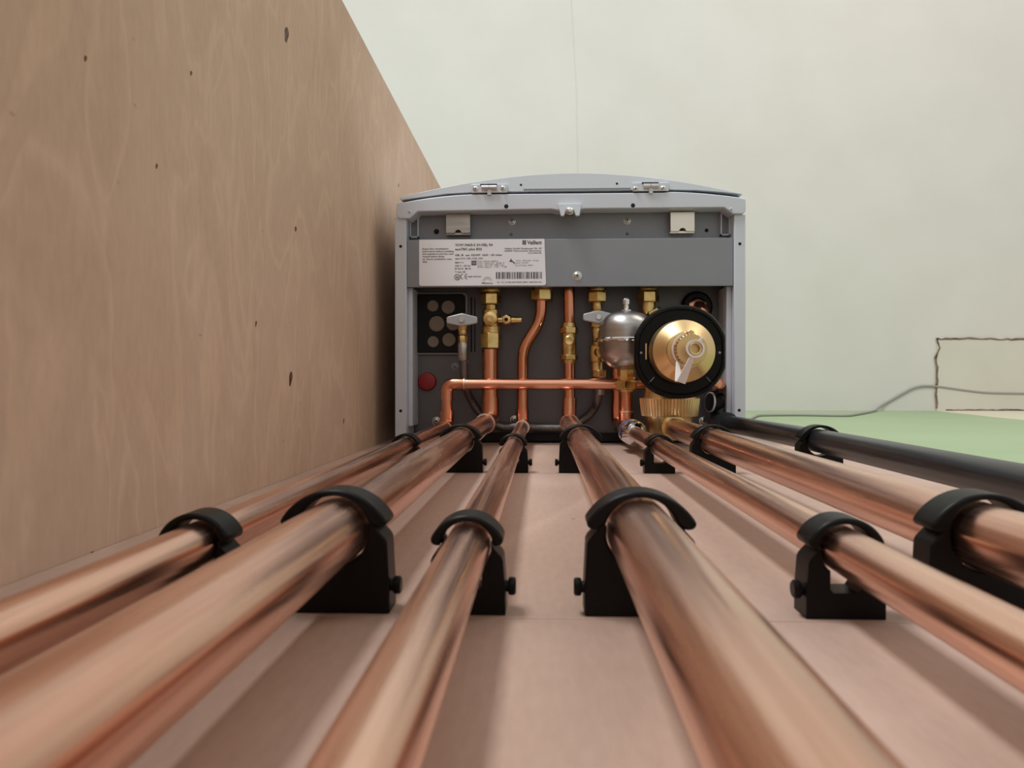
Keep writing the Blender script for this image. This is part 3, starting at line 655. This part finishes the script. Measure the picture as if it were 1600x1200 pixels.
MB().lathe((sx, 0, sh), (0, 1, 0), [(935, 34), (982, 34), (985, 31)], 48).build('chamber', 'satin_brass', t)
# collar, slightly faceted
def collar_pts(r, D, flat):
    return [Vector((sx + math.cos(q) * r * (1 - flat * max(0, abs(math.cos(q)) - .94) * 6), D, sh + math.sin(q) * r * (1.0 - .015 * math.cos(4 * q)))) for q in [2 * PI * j / 72 for j in range(72)]]
mb = MB(); mb.rings([collar_pts(36, 960, 0), collar_pts(50, 962, .1), collar_pts(54.5, 955, .12), collar_pts(57, 935, .15), collar_pts(57, 926, .15), collar_pts(55, 923, .15), collar_pts(52, 922.5, .1), collar_pts(50.5, 925, .1), collar_pts(39, 925, 0), collar_pts(38, 932, 0)])
cl = mb.build('magnet_collar', 'black_plastic', t)
for s_ in (-1, 1):
    MB().lathe((sx + s_ * 46.5, 924.9, sh - 1), (0, -1, 0), [(0, 1.6), (.8, 1.4)], 12).build('collar_rivet', 'ink_pale', cl)
MB().box(sx - 41.6, sx - 40, 923.6, 925.2, sh - 9, sh + 10).build('collar_slot', 'satin_brass', cl)
for s_ in (-1, 1): MB().tube([(sx + s_ * 36, 924.6, sh - 36), (sx + s_ * 31, 924.6, sh - 30)], .45, 6).build('collar_seam', 'ink_pale', cl)
for k in range(12):
    q = 2 * PI * k / 12 + .26
    MB().tube([(sx + 50.6 * math.cos(q), 924.2, sh + 50.6 * math.sin(q)), (sx + 54.0 * math.cos(q), 922.4, sh + 54 * math.sin(q))], .8, 6).build('collar_rib', 'black_plastic', cl)
MB().lathe((sx, 0, sh), (0, -1, 0), [(-934, 36), (-925, 38), (-915, 37.6), (-905, 37.0), (-901, 36), (-891, 22), (-889, 20)], 64).build('brass_cap', 'satin_brass', t)
MB().lathe((sx, 0, sh), (0, -1, 0), [(-893, 22.5), (-888, 21.5), (-887, 18)], 48).build('cap_step', 'satin_brass', t)
dn_ = MB(); dn_.hexn((sx, 0, sh), (0, -1, 0), -889, -866, 17.5, .2); dn_ = dn_.build('drain_nut', 'satin_brass', t, bevel=.6)
mb = MB(); rg = []
for dd, rr, kn in ((868, 14, 0), (867, 17.6, 1), (854, 17.6, 1), (853, 16.6, 0), (852.5, 8.5, 0)):
    rg.append([Vector((sx, dd, sh)) + Vector((math.cos(q), 0, math.sin(q))) * (rr - (1.5 if kn and j % 4 in (0, 1) else 0)) for j, q in enumerate([2 * PI * j / 112 for j in range(112)])])
mb.rings(rg).build('knurled_drain_cap', 'satin_brass', t, smooth=20)
MB().lathe((sx, 880, sh + 18), (0, -1, 0), [(0, 5), (18, 5), (19, 4)], 6).build('vent_screw', 'satin_brass', t, bevel=.4)
MB().lathe((sx, 0, sh), (0, -1, 0), [(-854, 7.6), (-834, 7.2), (-833.5, 6.4), (-833.8, 5), (-842, 4.6), (-842.1, .1)], 32).build('drain_spout', 'satin_brass', t)
# white strap: ring round the cap, ring round the spout, tail folded between them
st = MB(); rg = []
for rr, dd in ((18.2, 865), (19.8, 865), (19.8, 868), (18.2, 868)):
    rg.append([Vector((sx + math.cos(q) * rr, dd, sh + math.sin(q) * rr)) for q in [math.radians(100 + 150 * j / 40) for j in range(41)]])
vs = [p for r in rg for p in r]; n_ = 41
st.add(vs, [(a * n_ + i, ((a + 1) % 4) * n_ + i, ((a + 1) % 4) * n_ + i + 1, a * n_ + i + 1) for a in range(4) for i in range(n_ - 1)] + [(0, n_, 2 * n_, 3 * n_), (n_ - 1, 2 * n_ - 1, 3 * n_ - 1, 4 * n_ - 1)])
sb = st.build('strap_ring', 'white_plastic', t)
st = MB(); rg = []
for rr, dd in ((7.7, 837), (7.7, 833.4), (9.9, 833.4), (9.9, 837)):
    rg.append([Vector((sx + math.cos(q) * rr, dd, sh + math.sin(q) * rr)) for q in [2 * PI * j / 40 for j in range(40)]])
st.rings(rg, closed=True).build('strap_eye', 'white_plastic', t)
MB().prism([(sx + 3, sh + 8.8), (sx + 7, sh + 7), (sx + 7.6, sh + 13)], 833.6, 836.8).build('strap_tip', 'white_plastic', t, bevel=.4)
def slab(p, q, w0, w1, th, nm):
    p, q = Vector(p), Vector(q); a = (q - p).normalized(); s_ = a.cross(Vector((0, 1, 0))).normalized(); nrm = s_.cross(a).normalized() * th / 2
    vs = [p + s_ * w0 - nrm, p - s_ * w0 - nrm, p - s_ * w0 + nrm, p + s_ * w0 + nrm, q + s_ * w1 - nrm, q - s_ * w1 - nrm, q - s_ * w1 + nrm, q + s_ * w1 + nrm]
    return MB().add(vs, [(0, 1, 2, 3), (4, 7, 6, 5), (0, 4, 5, 1), (1, 5, 6, 2), (2, 6, 7, 3), (3, 7, 4, 0)]).build(nm, 'white_plastic', t, bevel=.6)
pe = at(1064, 598, 846)
slab((sx - 3.0, 835.2, sh - 8), pe, 2.6, 5.0, 1.8, 'strap_tail')
slab((sx - 13.5, 866, sh - 13), (pe[0] - 2, pe[1] + 3, pe[2] + 1), 1.8, 4.2, 1.6, 'strap_tail')

# ================================================================ CABLE on wall and ceiling
def wallpt(px, py): return ath(px, py, HW + 4)
def ceilpt(px, py): p = at(px, py, DC - 4); return p
pts = [wallpt(1150, 672), wallpt(1168, 656), wallpt(1185, 648.5), wallpt(1250, 648), wallpt(1325, 649.5), wallpt(1352, 645), wallpt(1369, 641.2), ceilpt(1372, 637), ceilpt(1405, 618), ceilpt(1432, 603), ceilpt(1460, 603), ceilpt(1500, 609), ceilpt(1540, 614), ceilpt(1600, 615), ceilpt(1680, 616)]
t = MB().tube(fillet(pts, 40, 5), 3.8, 12).build('grey_cable', 'cable', org=pts[3])
tag(t, 'thin grey cable running along the top of the green wall and across the cream ceiling', 'cable')
